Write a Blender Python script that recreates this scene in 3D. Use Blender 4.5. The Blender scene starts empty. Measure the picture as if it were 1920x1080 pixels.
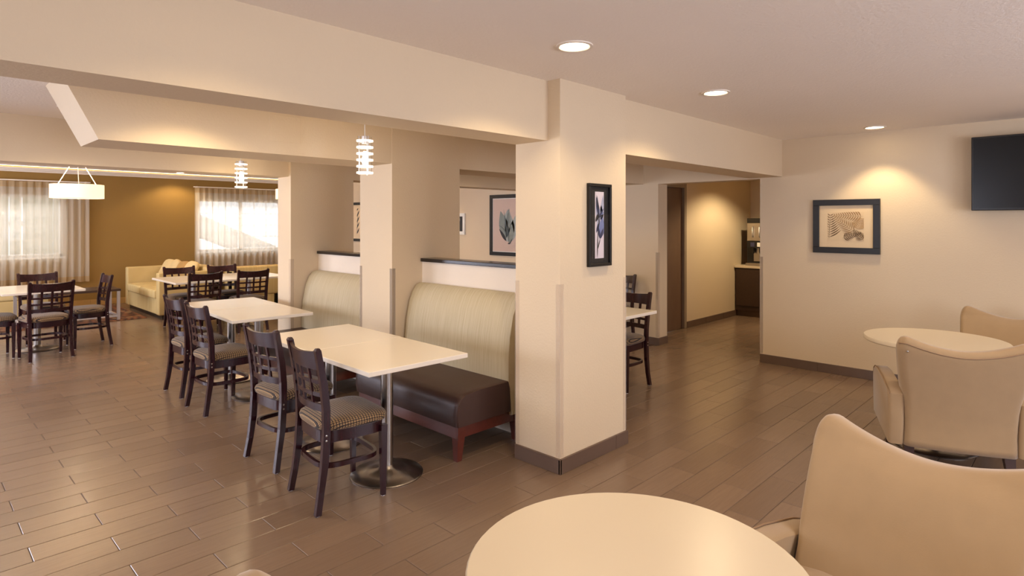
import bpy, bmesh, math, random
from mathutils import Matrix, Vector
random.seed(7)
S = bpy.context.scene
COL = S.collection
PI = math.pi

# ------------------------------------------------------------------ camera
FPX, CX, CY, CAMZ = 1123.6, 960.0, 416.0, 1.557
TH = math.atan2(1096, 1123.6)
cam = bpy.data.cameras.new('camera'); camo = bpy.data.objects.new('camera', cam); COL.objects.link(camo)
camo.location = (0, 0, CAMZ); camo.rotation_euler = (PI/2, 0, TH - PI/2)
cam.sensor_width = 36; cam.lens = FPX/1920*36; cam.shift_y = -(540-CY)/1920; cam.clip_start = .02
S.camera = camo

# ------------------------------------------------------------------ world, daylight, exposure
W = bpy.data.worlds.new('world'); S.world = W; W.use_nodes = True
bg = W.node_tree.nodes['Background']; bg.inputs[0].default_value = (.93, .96, 1, 1); bg.inputs[1].default_value = 1.7
S.view_settings.view_transform = 'Standard'; S.view_settings.look = 'None'
S.view_settings.exposure = 0.0; S.view_settings.gamma = 1; S.view_settings.use_curve_mapping = False
cy = S.cycles
cy.use_denoising = True; cy.use_adaptive_sampling = True; cy.adaptive_threshold = .025; cy.max_bounces = 7; cy.diffuse_bounces = 5; cy.glossy_bounces = 3
cy.transparent_max_bounces = 12; cy.sample_clamp_indirect = 6; cy.caustics_reflective = False; cy.caustics_refractive = False
WARM = (1.0, .77, .46); DAY = (.80, .83, 1.0)

def area(name, loc, direction, sx, sy, power, color):
    l = bpy.data.lights.new(name, 'AREA'); l.shape = 'RECTANGLE'; l.size = sx; l.size_y = sy
    l.energy = power; l.color = color
    o = bpy.data.objects.new(name, l); COL.objects.link(o); o.location = loc
    o.rotation_euler = Vector(direction).to_track_quat('-Z', 'Y').to_euler(); return o
# daylight entering by the windows of the left-hand wall and of the wall behind the camera
for yy, en in ((3.0, 90), (7.4, 150), (10.6, 190)): area('window_daylight', (-2.975, yy, 1.45), (1, 0, .25), 2.0, 1.3, en, DAY)
area('window_daylight', (.6, -2.975, 1.45), (0, 1, .45), 2.0, 1.3, 85, DAY)
area('window_daylight', (3.8, -2.975, 1.45), (0, 1, .45), 2.0, 1.3, 85, DAY)
# daylight behind the sheer curtains of the far wall
area('window_daylight', (1.25, 14.5, 2.95), (0, -.8, -.75), 2.0, 1.2, 130, DAY)
area('window_daylight', (5.3, 14.5, 2.95), (0, -.8, -.75), 2.0, 1.2, 230, DAY)

# ------------------------------------------------------------------ material helpers
def lin(c):
    return tuple(((v/255)/12.92 if v/255 <= .04045 else (((v/255)+.055)/1.055)**2.4) for v in c) + (1,)
class NT:
    def __init__(s, name):
        s.m = bpy.data.materials.new(name); s.m.use_nodes = True; s.t = s.m.node_tree
        s.b = s.t.nodes['Principled BSDF']; s.out = s.t.nodes['Material Output']
    def n(s, typ, **kw):
        x = s.t.nodes.new(typ)
        for k, v in kw.items():
            if k.startswith('i_'):
                key = k[2:]; key = int(key) if key.isdigit() else key
                x.inputs[key].default_value = v
            else: setattr(x, k, v)
        return x
    def l(s, a, b): s.t.links.new(a, b)
    def math(s, op, a, b=None):
        x = s.n('ShaderNodeMath', operation=op)
        for i, v in enumerate((a, b)):
            if v is None: continue
            if isinstance(v, (int, float)): x.inputs[i].default_value = v
            else: s.l(v, x.inputs[i])
        return x.outputs[0]
    def mix(s, fac, c1, c2):
        x = s.n('ShaderNodeMix', data_type='RGBA')
        for i, v in ((0, fac), (6, c1), (7, c2)):
            if isinstance(v, (int, float, tuple)): x.inputs[i].default_value = v
            else: s.l(v, x.inputs[i])
        return x.outputs[2]
    def noise(s, vec, scale, detail=3, rough=.5):
        x = s.n('ShaderNodeTexNoise', i_Scale=scale, i_Detail=detail, i_Roughness=rough)
        if vec is not None: s.l(vec, x.inputs['Vector'])
        return x.outputs['Fac']
    def bump(s, h, strength, dist=.01):
        x = s.n('ShaderNodeBump', i_Strength=strength, i_Distance=dist); s.l(h, x.inputs['Height']); s.l(x.outputs[0], s.b.inputs['Normal'])
    def set(s, color=None, rough=None, metal=None, coat=None, sheen=None, spec=None):
        if color is not None: s.b.inputs['Base Color'].default_value = color
        if rough is not None: s.b.inputs['Roughness'].default_value = rough
        if metal is not None: s.b.inputs['Metallic'].default_value = metal
        if coat is not None: s.b.inputs['Coat Weight'].default_value = coat; s.b.inputs['Coat Roughness'].default_value = .15
        if sheen is not None: s.b.inputs['Sheen Weight'].default_value = sheen
        if spec is not None: s.b.inputs['Specular IOR Level'].default_value = spec
        return s
    def pos(s): return s.n('ShaderNodeNewGeometry').outputs['Position']
    def obj(s): return s.n('ShaderNodeTexCoord').outputs['Object']
    def scaled(s, v, sc):
        x = s.n('ShaderNodeMapping'); x.inputs['Scale'].default_value = sc; s.l(v, x.inputs['Vector']); return x.outputs[0]

def simple(name, rgb, rough=.5, var=.06, nscale=8, bump=0, bscale=60, **kw):
    """plain material with a slight procedural mottling"""
    t = NT(name); c = lin(rgb); v = t.obj(); f = t.noise(v, nscale)
    d = tuple(x*(1-var) for x in c[:3]) + (1,); u = tuple(min(1, x*(1+var)) for x in c[:3]) + (1,)
    t.l(t.mix(f, d, u), t.b.inputs['Base Color']); t.set(rough=rough, **kw)
    if bump: t.bump(t.noise(v, bscale, 4), bump)
    return t.m

def paint(name, rgb, bump, bscale, rough=.75):
    t = NT(name); v = t.pos(); c = lin(rgb)
    f = t.noise(v, 1.3); t.l(t.mix(f, tuple(x*.96 for x in c[:3])+(1,), tuple(min(1, x*1.03) for x in c[:3])+(1,)), t.b.inputs['Base Color'])
    t.set(rough=rough, spec=.25); t.bump(t.noise(v, bscale, 4, .6), bump, .006); return t.m
M = {}
M['wall'] = paint('wall_paint', (222, 203, 174), .22, 70)
M['ceil'] = paint('ceiling_texture', (250, 242, 232), .5, 55, .9)
M['white_wall'] = paint('half_wall_paint', (232, 220, 204), .15, 70)
M['brown_wall'] = paint('brown_wall_paint', (146, 114, 60), .1, 60)
M['crown'] = simple('crown_white', (238, 228, 214), .5, .02)
M['grout'] = simple('grout', (92, 74, 62), .8)

def floor_mat():
    t = NT('wood_look_tile'); p = t.pos()
    sx = t.n('ShaderNodeSeparateXYZ'); t.l(p, sx.inputs[0])
    row = t.math('FLOOR', t.math('DIVIDE', t.math('SUBTRACT', sx.outputs[1], ROW0), TW))
    odd = t.math('MODULO', t.math('ADD', row, 200), 2)
    col = t.math('FLOOR', t.math('DIVIDE', t.math('SUBTRACT', t.math('SUBTRACT', sx.outputs[0], COL0), t.math('MULTIPLY', odd, TL/2)), TL))
    cb = t.n('ShaderNodeCombineXYZ'); t.l(row, cb.inputs[0]); t.l(col, cb.inputs[1])
    wn = t.n('ShaderNodeTexWhiteNoise', noise_dimensions='3D'); t.l(cb.outputs[0], wn.inputs['Vector'])
    a, b = lin((123, 101, 84)), lin((138, 114, 95))
    base = t.mix(wn.outputs['Value'], a, b)
    off = t.n('ShaderNodeVectorMath', operation='ADD'); t.l(p, off.inputs[0]); t.l(wn.outputs['Color'], off.inputs[1])
    g = t.noise(t.scaled(off.outputs[0], (2.2, 38, 38)), 2.2, 5, .6)
    c = t.mix(t.math('MULTIPLY', g, .6), base, lin((102, 83, 68)))
    t.l(c, t.b.inputs['Base Color'])
    r = t.math('ADD', t.math('MULTIPLY', t.noise(p, 6), .08), .2); t.l(r, t.b.inputs['Roughness'])
    t.set(spec=.55); t.bump(g, .06, .004); return t.m
TW, TL, ROW0, COL0 = .1715, .6, 3.40-.1715/2, .735-.6
M['tile'] = floor_mat()
M['base_tile'] = simple('baseboard_tile', (104, 84, 72), .35, .1, 6)
def wood(name, a, b, rough, sc=(4, 40, 40), coat=0):
    t = NT(name); v = t.obj(); g = t.noise(t.scaled(v, sc), 2, 4)
    t.l(t.mix(g, lin(a), lin(b)), t.b.inputs['Base Color']); t.set(rough=rough, coat=coat); t.bump(g, .03, .002); return t.m
M['espresso'] = wood('espresso_wood', (32, 12, 17), (54, 20, 28), .24, (30, 30, 4), 0)
M['cherry'] = wood('cherry_wood', (78, 34, 26), (104, 46, 34), .35, (20, 4, 20), .3)
M['dark_wood'] = wood('dark_wood', (48, 32, 24), (70, 48, 36), .35)
M['cap_black'] = simple('black_laminate', (30, 24, 24), .2, .05)
M['black_frame'] = simple('black_frame', (15, 12, 12), .4, .08)
M['white_top'] = simple('white_laminate', (240, 230, 214), .22, .015, 3)
M['cream_top'] = simple('cream_laminate', (216, 200, 174), .28, .015, 3)
M['edge'] = simple('laminate_edge', (214, 200, 186), .4)
M['steel'] = simple('brushed_steel', (176, 170, 164), .28, .05, 20, metal=1.0)
M['chrome'] = simple('satin_chrome', (225, 223, 225), .4, .03, metal=1.0)
M['glide'] = simple('white_glide', (235, 235, 240), .4)
M['plate_white'] = simple('painted_white', (240, 238, 232), .4)

def seat_mat():
    t = NT('woven_ring_fabric'); s = t.n('ShaderNodeSeparateXYZ'); t.l(t.obj(), s.inputs[0]); cell = .0155
    fx = t.math('ABSOLUTE', t.math('SUBTRACT', t.math('FRACT', t.math('DIVIDE', t.math('ADD', s.outputs[0], 1), cell)), .5))
    yz = t.math('ADD', s.outputs[1], t.math('MULTIPLY', s.outputs[2], .8))
    fy = t.math('ABSOLUTE', t.math('SUBTRACT', t.math('FRACT', t.math('DIVIDE', t.math('ADD', yz, 1), cell)), .5))
    d = t.math('MAXIMUM', fx, fy)
    ring = t.math('MULTIPLY', t.math('LESS_THAN', d, .31), t.math('GREATER_THAN', d, .15))
    n = t.noise(t.obj(), 300, 2)
    c = t.mix(ring, lin((40, 27, 25)), t.mix(n, lin((156, 120, 78)), lin((208, 176, 128))))
    t.l(c, t.b.inputs['Base Color']); t.set(rough=.85, sheen=.2); t.bump(ring, .3, .002); return t.m
M['seat'] = seat_mat()
def stripe_mat(name, cols, scale, rough=.8):
    t = NT(name); v = t.obj(); g = t.noise(t.scaled(v, (.02, 1, .02)), scale, 4, .7)
    g2 = t.noise(t.scaled(v, (.6, 12, .6)), 30, 2)
    r = t.n('ShaderNodeValToRGB'); t.l(g, r.inputs[0])
    el = r.color_ramp.elements; el[0].position = .32; el[1].position = .68
    el[0].color = lin(cols[0]); el[1].color = lin(cols[2]); e = el.new(.5); e.color = lin(cols[1])
    t.l(t.mix(t.math('MULTIPLY', g2, .25), r.outputs[0], lin(cols[0])), t.b.inputs['Base Color']); t.set(rough=rough, spec=.3); t.bump(g2, .08, .002); return t.m
M['stripe'] = stripe_mat('striped_booth_vinyl', ((178, 163, 130), (192, 179, 149), (203, 191, 163)), 110, .6)
M['sofa'] = stripe_mat('yellow_striped_upholstery', ((182, 156, 100), (202, 179, 124), (212, 193, 144)), 25)
M['aubergine'] = simple('dark_brown_vinyl', (62, 40, 34), .42, .12, 5, bump=.06, bscale=40)
M['suede'] = simple('tan_microsuede', (162, 134, 98), .9, .07, 14, bump=.05, bscale=220, sheen=.35)
M['suede_welt'] = simple('tan_welt', (146, 118, 90), .85, .05)
M['pillow'] = simple('cream_pillow', (216, 190, 136), .9, .08, 12, bump=.05)
M['pillow_brown'] = simple('ochre_pillow', (180, 140, 80), .9, .08, 12)
M['leg'] = wood('walnut_leg', (50, 30, 24), (70, 42, 32), .35, (30, 30, 4))
M['door'] = wood('door_brown', (104, 80, 64), (118, 92, 74), .5, (6, 40, 2))
M['grey_frame'] = simple('greige_frame', (150, 134, 116), .5)
M['plastic'] = simple('black_plastic', (22, 20, 20), .3, .1)

def guard_mat():
    t = NT('clear_corner_guard'); t.set((.85, .8, .76, 1), .12, spec=.6)
    tr = t.n('ShaderNodeBsdfTransparent'); tr.inputs[0].default_value = (.985, .975, .97, 1)
    mx = t.n('ShaderNodeMixShader', i_0=.13); t.l(tr.outputs[0], mx.inputs[1]); t.l(t.b.outputs[0], mx.inputs[2]); t.l(mx.outputs[0], t.out.inputs[0]); return t.m
M['guard'] = guard_mat()
def glass_mat(name, tint=(1, 1, 1, 1), k=1.0):
    t = NT(name); tr = t.n('ShaderNodeBsdfTransparent'); tr.inputs[0].default_value = tint
    gl = t.n('ShaderNodeBsdfGlossy', i_Roughness=.02); lw = t.n('ShaderNodeLayerWeight', i_0=.5); fr = t.math('ADD', t.math('MULTIPLY', t.math('POWER', lw.outputs['Facing'], 4), .8*k), .04*k)
    mx = t.n('ShaderNodeMixShader'); t.l(fr, mx.inputs[0]); t.l(tr.outputs[0], mx.inputs[1]); t.l(gl.outputs[0], mx.inputs[2]); t.l(mx.outputs[0], t.out.inputs[0]); return t.m
M['glass'] = glass_mat('clear_glass')
M['art_glass'] = glass_mat('anti_glare_glass', k=.25)
def sheer_mat(name, op, rgb):
    t = NT(name); v = t.obj(); w = t.noise(t.scaled(v, (60, 60, 2)), 3, 2)
    tr = t.n('ShaderNodeBsdfTransparent'); tl = t.n('ShaderNodeBsdfTranslucent'); df = t.n('ShaderNodeBsdfDiffuse')
    tl.inputs[0].default_value = lin(rgb); df.inputs[0].default_value = lin(rgb)
    a = t.n('ShaderNodeMixShader', i_0=.45); t.l(df.outputs[0], a.inputs[1]); t.l(tl.outputs[0], a.inputs[2])
    b = t.n('ShaderNodeMixShader'); t.l(t.math('ADD', t.math('MULTIPLY', w, .14), op), b.inputs[0]); t.l(tr.outputs[0], b.inputs[1]); t.l(a.outputs[0], b.inputs[2]); t.l(b.outputs[0], t.out.inputs[0]); return t.m
M['sheer'] = sheer_mat('sheer_voile', .55, (242, 232, 210))
M['sheer_band'] = sheer_mat('sheer_heading', .78, (214, 190, 150))
def emit(name, rgb, st):
    t = NT(name); t.b.inputs['Base Color'].default_value = lin(rgb); t.b.inputs['Emission Color'].default_value = lin(rgb); t.b.inputs['Emission Strength'].default_value = st; return t.m
M['lamp'] = emit('downlight_glow', (255, 232, 190), 14)
M['shade'] = emit('lit_drum_shade', (255, 232, 196), .95)
M['bulb'] = emit('pendant_bulb', (255, 228, 180), 22)
M['ring'] = emit('lit_acrylic_ring', (255, 246, 230), 1.6)
def rug_mat():
    t = NT('patterned_rug'); v = t.obj(); vo = t.n('ShaderNodeTexVoronoi', i_Scale=5.5); t.l(v, vo.inputs['Vector'])
    w = t.n('ShaderNodeTexWave', i_Scale=2.4, i_Distortion=9); t.l(v, w.inputs['Vector'])
    c = t.mix(w.outputs['Fac'], lin((74, 44, 26)), lin((128, 78, 44))); c = t.mix(t.math('LESS_THAN', vo.outputs['Distance'], .28), c, lin((150, 118, 76)))
    t.l(c, t.b.inputs['Base Color']); t.set(rough=.95); t.bump(t.noise(v, 150), .3); return t.m
M['rug'] = rug_mat()
M['screen'] = simple('television_glass', (10, 11, 12), .25, .05, spec=.35)
M['concrete'] = simple('pale_concrete', (196, 192, 186), .9, .05)
M['fence_paint'] = simple('weathered_fence', (176, 178, 164), .8, .25, 1.2)
def ink(name, rgb): return simple(name, rgb, .6, .2, 25)

# ------------------------------------------------------------------ mesh helpers
def to_obj(name, bm, mat, parent=None, smooth=False, loc=None):
    me = bpy.data.meshes.new(name); bmesh.ops.recalc_face_normals(bm, faces=bm.faces); bm.to_mesh(me); bm.free()
    if smooth:
        for p in me.polygons: p.use_smooth = True
        if smooth == 'auto': me.set_sharp_from_angle(angle=.7)
    me.materials.append(M[mat] if isinstance(mat, str) else mat)
    o = bpy.data.objects.new(name, me); COL.objects.link(o)
    if parent: o.parent = parent
    if loc: o.location = loc
    return o
def tag(o, label=None, cat=None, group=None, kind=None):
    for k, v in (('label', label), ('category', cat), ('group', group), ('kind', kind)):
        if v: o[k] = v
    return o
def thing(name, label, cat, loc=(0, 0, 0), rz=0, group=None):
    o = bpy.data.objects.new(name, None); COL.objects.link(o); o.location = loc; o.rotation_euler = (0, 0, rz); o.empty_display_size = .1
    return tag(o, label, cat, group)
def box(bm, x0, x1, y0, y1, z0, z1, bev=0, seg=2, mat=None):
    g = bmesh.ops.create_cube(bm, size=1); vs = g['verts']
    for v in vs: v.co = Vector(((x0+x1)/2+v.co.x*(x1-x0), (y0+y1)/2+v.co.y*(y1-y0), (z0+z1)/2+v.co.z*(z1-z0)))
    if bev:
        es = list({e for v in vs for e in v.link_edges}); r = bmesh.ops.bevel(bm, geom=es, offset=bev, segments=seg, affect='EDGES', profile=.5)
        vs = r['verts']
    if mat: bmesh.ops.transform(bm, matrix=mat, verts=list(vs))
    return bm
def B(*a, **k): return box(bmesh.new(), *a, **k)
def prism(bm, pts, axis, a, b):
    """extrude closed outline pts (2-D) along an axis from a to b; axis 'x': pts=(y,z), 'y': pts=(x,z), 'z': pts=(x,y)"""
    def P(p, h): return {'x': (h, p[0], p[1]), 'y': (p[0], h, p[1]), 'z': (p[0], p[1], h)}[axis]
    v0 = [bm.verts.new(P(p, a)) for p in pts]; v1 = [bm.verts.new(P(p, b)) for p in pts]; n = len(pts)
    bm.faces.new(v0); bm.faces.new(v1[::-1])
    for i in range(n): bm.faces.new((v0[i], v1[i], v1[(i+1) % n], v0[(i+1) % n]))
    return bm
def loft(bm, rings, closed=True, cap=True):
    R = [[bm.verts.new(p) for p in r] for r in rings]; n = len(R[0])
    for a, b in zip(R, R[1:]):
        for i in range(n if closed else n-1): bm.faces.new((a[i], a[(i+1) % n], b[(i+1) % n], b[i]))
    if cap and closed: bm.faces.new(R[0][::-1]); bm.faces.new(R[-1])
    return bm
def lathe(bm, prof, n=28, c=(0, 0, 0)):
    return loft(bm, [[(c[0]+r*math.cos(2*PI*i/n), c[1]+r*math.sin(2*PI*i/n), c[2]+z) for i in range(n)] for r, z in prof])
def tube(bm, path, r, n=8, closed=False):
    """round or flat (r=(a,b)) bar along a 3-D path"""
    pts = [Vector(p) for p in path]; rings = []; N = len(pts)
    for i, p in enumerate(pts):
        d = (pts[(i+1) % N]-pts[i-1]) if closed else (pts[min(i+1, N-1)]-pts[max(i-1, 0)])
        d.normalize(); up = Vector((0, 0, 1)) if abs(d.z) < .9 else Vector((1, 0, 0))
        s = d.cross(up).normalized(); u = s.cross(d)
        ra, rb = r if isinstance(r, tuple) else (r, r)
        if n == 4: rings.append([p+s*ra*q+u*rb*w for q, w in ((-1, -1), (1, -1), (1, 1), (-1, 1))])
        else: rings.append([p+s*ra*math.cos(2*PI*k/n)+u*rb*math.sin(2*PI*k/n) for k in range(n)])
    if closed:
        R = [[bm.verts.new(p) for p in rg] for rg in rings]
        for a, b in zip(R, R[1:]+R[:1]):
            for i in range(n): bm.faces.new((a[i], a[(i+1) % n], b[(i+1) % n], b[i]))
        return bm
    return loft(bm, rings)
def superell(a, b, n, e=4, c=(0, 0), front=1.0):
    out = []
    for i in range(n):
        t = 2*PI*i/n; ct, st = math.cos(t), math.sin(t)
        x = a*math.copysign(abs(ct)**(2/e), ct); y = b*math.copysign(abs(st)**(2/e), st)
        out.append((c[0]+x, c[1]+y*(1+(front-1)*(x+a)/(2*a))))
    return out
def struct(name, bm, mat, label, cat, parent=None):
    o = to_obj(name, bm, mat, parent); return tag(o, label, cat, kind='structure') if not parent else o
def dup(root, loc, rz, label, group=None):
    r = root.copy(); COL.objects.link(r); r.location = loc; r.rotation_euler = (0, 0, rz); r['label'] = label
    if group: r['group'] = group
    for ch in root.children:
        c = ch.copy(); COL.objects.link(c); c.parent = r
        for g in ch.children:
            d = g.copy(); COL.objects.link(d); d.parent = c
    return r
def multi(boxes, bev=0):
    bm = bmesh.new()
    for b in boxes: box(bm, *b, bev=bev)
    return bm
def proj(x, y, z):
    a = math.cos(TH)*x+math.sin(TH)*y; b = math.sin(TH)*x-math.cos(TH)*y
    return (None, None, a) if a < .05 else (CX+FPX*b/a, CY-FPX*(z-CAMZ)/a, a)

# ================================================================== THE SETTING
PX0, PX1 = 2.855, 3.59            # pillars
Y1, Y1b, Y2, Y2b, Y3, Y3b = 2.371, 2.75, 4.171, 4.66, 6.0, 6.30
XW, XWb = 6.70, 6.92              # right-hand wall
YF = 13.4                         # far brown wall
ZB, ZC, ZBAY, ZFAR = 2.043, 2.443, 2.40, 2.53

# ---- floor with single tiles
floor = struct('floor', B(-3, 10.6, -3, YF+.1, -.06, -.003), 'grout', 'grey-brown wood-look plank tile floor', 'floor')
tm = B(-TL/2+.0015, TL/2-.0015, -TW/2+.0015, TW/2-.0015, -.012, 0, bev=.002, seg=1)
tile_me = bpy.data.meshes.new('floor_tile'); tm.to_mesh(tile_me); tm.free(); tile_me.materials.append(M['tile'])
cand = []
for r in range(-38, 60):
    yc = ROW0+TW*(r+.5)
    if yc < -2.9 or yc > YF: continue
    for k in range(-7, 18):
        xc = COL0+TL*(k+.5)+(TL/2 if r % 2 else 0)
        if xc < -2.8 or xc > 10.3: continue
        u, v, d = proj(xc, yc, 0)
        area_px = 0
        if u is not None and -40 < u < 1960 and 416 < v < 1110:
            hid = (960 < u < 1180 and v < 850) or (u > 900 and v > 960+max(0, 1100-u)*.3) or (u > 1500 and v > 770) or (u > 1640 and v > 700)
            if not hid: area_px = 1/d**3
        cand.append((area_px, xc, yc))
cand.sort(key=lambda c: -c[0])
for a, x, y in cand[:300]:
    o = bpy.data.objects.new('floor_tile', tile_me); COL.objects.link(o); o.location = (x, y, 0); o.parent = floor
bm = bmesh.new()
for a, x, y in cand[300:]:
    x0, x1, y0, y1 = x-TL/2+.0015, x+TL/2-.0015, y-TW/2+.0015, y+TW/2-.0015
    top = [bm.verts.new(p) for p in ((x0+.002, y0+.002, 0), (x1-.002, y0+.002, 0), (x1-.002, y1-.002, 0), (x0+.002, y1-.002, 0))]
    low = [bm.verts.new(p) for p in ((x0, y0, -.003), (x1, y0, -.003), (x1, y1, -.003), (x0, y1, -.003))]
    bm.faces.new(top)
    for i in range(4): bm.faces.new((low[i], low[(i+1) % 4], top[(i+1) % 4], top[i]))
o = to_obj('floor_tile_field', bm, 'tile', floor); o['kind'] = 'stuff'

# ---- ceilings
struct('ceiling', B(-3, XW+.2, -3, 2.6, ZC, ZC+.1), 'ceil', 'textured cream ceiling over the lounge', 'ceiling')
struct('ceiling_dining', B(-3, XW+.2, 2.62, Y3b-.06, ZBAY, ZBAY+.1), 'ceil', 'pale ceiling over the dining bays', 'ceiling')
struct('ceiling_far', B(-3, XW+.2, Y3b, YF+.1, ZFAR, ZFAR+.1), 'ceil', 'bright ceiling in front of the brown wall', 'ceiling')
struct('ceiling_corridor', B(XW+.2, 10.6, 1.5, 4.5, ZC, ZC+.1), 'ceil', 'ceiling over the drink dispenser corridor', 'ceiling')

# ---- pillars with corner guards
def guards(parent, corners, z1=1.17, z0=.1):
    for (x, y, sx, sy) in corners:
        w, t = .032, .004; bm = bmesh.new()
        box(bm, min(x-sx*t, x+sx*w), max(x-sx*t, x+sx*w), min(y, y-sy*t), max(y, y-sy*t), z0, z1)
        box(bm, min(x, x-sx*t), max(x, x-sx*t), min(y, y+sy*w), max(y, y+sy*w), z0, z1)
        to_obj('corner_guard', bm, 'guard', parent)
p1 = struct('wall_near_pillar', B(PX0, PX1-.015, Y1, Y1b, 0, ZC), 'wall', 'cream square pillar hung with a narrow black-framed flower print', 'pillar')
guards(p1, [(PX0, Y1, 1, 1), (PX0, Y1b, 1, -1), (PX1-.015, Y1, -1, 1)])
p2 = struct('wall_middle_pillar', B(PX0, PX1, Y2, Y2b, 0, ZBAY), 'wall', 'cream pillar between the two striped booths', 'pillar')
guards(p2, [(PX0, Y2, 1, 1), (PX0, Y2b, 1, -1)])
p3 = struct('wall_far_pillar', B(PX0, PX1, Y3, Y3b, 0, ZBAY), 'wall', 'cream pillar beyond the farther striped booth', 'pillar')
guards(p3, [(PX0, Y3, 1, 1)])

# ---- beams
struct('ceiling_near_beam', B(-3, PX0+.02, 2.47, Y1b, ZB+.025, ZC+.02), 'wall', 'dropped cream beam crossing the upper left to the near pillar', 'beam')
struct('ceiling_near_header', B(PX1-.02, XW+.01, 2.44, 2.80, ZB+.003, ZC+.02), 'wall', 'dropped header between near pillar and picture wall', 'beam')
b2 = struct('ceiling_middle_beam', prism(bmesh.new(), [(.82, ZB-.003), (PX0+.02, ZB-.003), (PX0+.02, ZBAY+.02), (.63, ZBAY+.02)], 'y', Y2+.004, Y2b), 'wall', 'warmly lit dropped beam with a slanted left end', 'beam')
to_obj('access_panel', B(1.83, 2.06, Y2+.001, Y2+.006, 2.13, 2.32, bev=.001, seg=1), 'wall', b2)
struct('ceiling_middle_header', B(PX1-.02, XW+.01, Y2+.004, Y2b, ZB-.003, ZBAY+.02), 'wall', 'dropped header behind the nearer half wall', 'beam')
struct('ceiling_far_beam', B(-3, PX0+.02, Y3+.05, Y3b, ZB-.013, ZFAR+.02), 'wall', 'shaded dropped beam in front of the bright cove and brown wall', 'beam')
struct('ceiling_far_header', B(PX1-.02, XW+.01, Y3+.004, Y3b, ZB-.018, ZFAR+.02), 'wall', 'pale header above the aisle with framed prints', 'beam')

# ---- half walls with black caps
def halfwall(name, y0, y1, lab):
    o = struct(name, B(3.165, 3.285, y0, y1, 0, 1.215), 'white_wall', lab, 'half wall')
    to_obj('cap', B(3.145, 3.305, y0, y1, 1.215, 1.245, bev=.004), 'cap_black', o)
halfwall('wall_half_near', Y1b, Y2, 'white half wall with black cap behind the nearer striped booth')
halfwall('wall_half_far', Y2b, Y3, 'white half wall with black cap behind the farther striped booth')

# ---- outer walls
OY0, OY1, OZ = 2.68, 3.96, 2.035
struct('wall_right', multi([(XW, XWb, -3, OY0, 0, ZC), (XW, XWb, OY1, YF, 0, ZFAR), (XW, XWb, OY0, OY1, OZ, ZC)]), 'wall', 'cream wall with fern picture and television', 'wall')
wr2 = [(XW, OY0, 1, -1), (XW, OY1, 1, 1)]
guards(bpy.data.objects['wall_right'], wr2)
WL, WR, WZ0, WZ1 = (.3, 2.1), (4.37, 6.15), .93, 2.04     # far window openings
struct('wall_back', multi([(-3, WL[0], YF, YF+.2, 0, ZFAR), (WL[1], WR[0], YF, YF+.2, 0, ZFAR), (WR[1], XWb, YF, YF+.2, 0, ZFAR),
    (WL[0], WL[1], YF, YF+.2, 0, WZ0), (WL[0], WL[1], YF, YF+.2, WZ1, ZFAR), (WR[0], WR[1], YF, YF+.2, 0, WZ0), (WR[0], WR[1], YF, YF+.2, WZ1, ZFAR)]), 'brown_wall', 'golden brown accent wall with two curtained windows', 'wall')
def winwall(axis, c0, c1, lo, hi, wins, z0, z1):
    out = []; prev = lo
    def seg(a, b, za, zb): out.append((c0, c1, a, b, za, zb) if axis == 'x' else (a, b, c0, c1, za, zb))
    for a, b in wins:
        seg(prev, a, 0, ZFAR); seg(a, b, 0, z0); seg(a, b, z1, ZFAR); prev = b
    seg(prev, hi, 0, ZFAR); return multi(out)
struct('wall_left', winwall('x', -3.1, -2.95, -3, YF+.2, [(y-1, y+1) for y in (3.0, 7.4, 10.6)], .8, 2.1), 'wall', 'cream wall with three daylight windows', 'wall')
struct('wall_front', winwall('y', -3.1, -2.95, -3.1, XWb, [(-.4, 1.6), (2.8, 4.8)], .8, 2.1), 'wall', 'cream wall with two daylight windows', 'wall')
struct('wall_corridor', multi([(XWb, 7.06, 4.31, 4.5, 0, ZC), (8.04, 10.5, 4.31, 4.5, 0, ZC), (7.06, 8.04, 4.31, 4.5, 2.09, ZC)]), 'wall', 'cream corridor wall beside the dark door', 'wall')
struct('wall_corridor_end', multi([(10.36, 10.5, 1.5, 4.31, 0, ZC)]), 'wall', 'cream wall behind the drink dispenser', 'wall')
struct('wall_corridor_front', multi([(XWb, 10.36, 1.5, 1.62, 0, ZC)]), 'wall', 'near wall of the drink dispenser corridor', 'wall')
# crown moulding on the brown wall
cr = [(YF, 2.43), (YF-.02, 2.43), (YF-.03, 2.45), (YF-.05, 2.455), (YF-.075, 2.485), (YF-.09, 2.49), (YF-.09, 2.505), (YF-.08, 2.505), (YF-.06, 2.48), (YF, 2.48)]
struct('trim_1', prism(bmesh.new(), cr, 'x', -3, XW), 'crown', 'white crown moulding along the brown wall', 'moulding')

area('added_ceiling_strip_light', (1.85, YF-.035, 2.488), (0, -.35, 1), 9.2, .03, 13, (1, .86, .68))  # added light, no known fixture; brightens the ceiling strip above the crown

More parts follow.
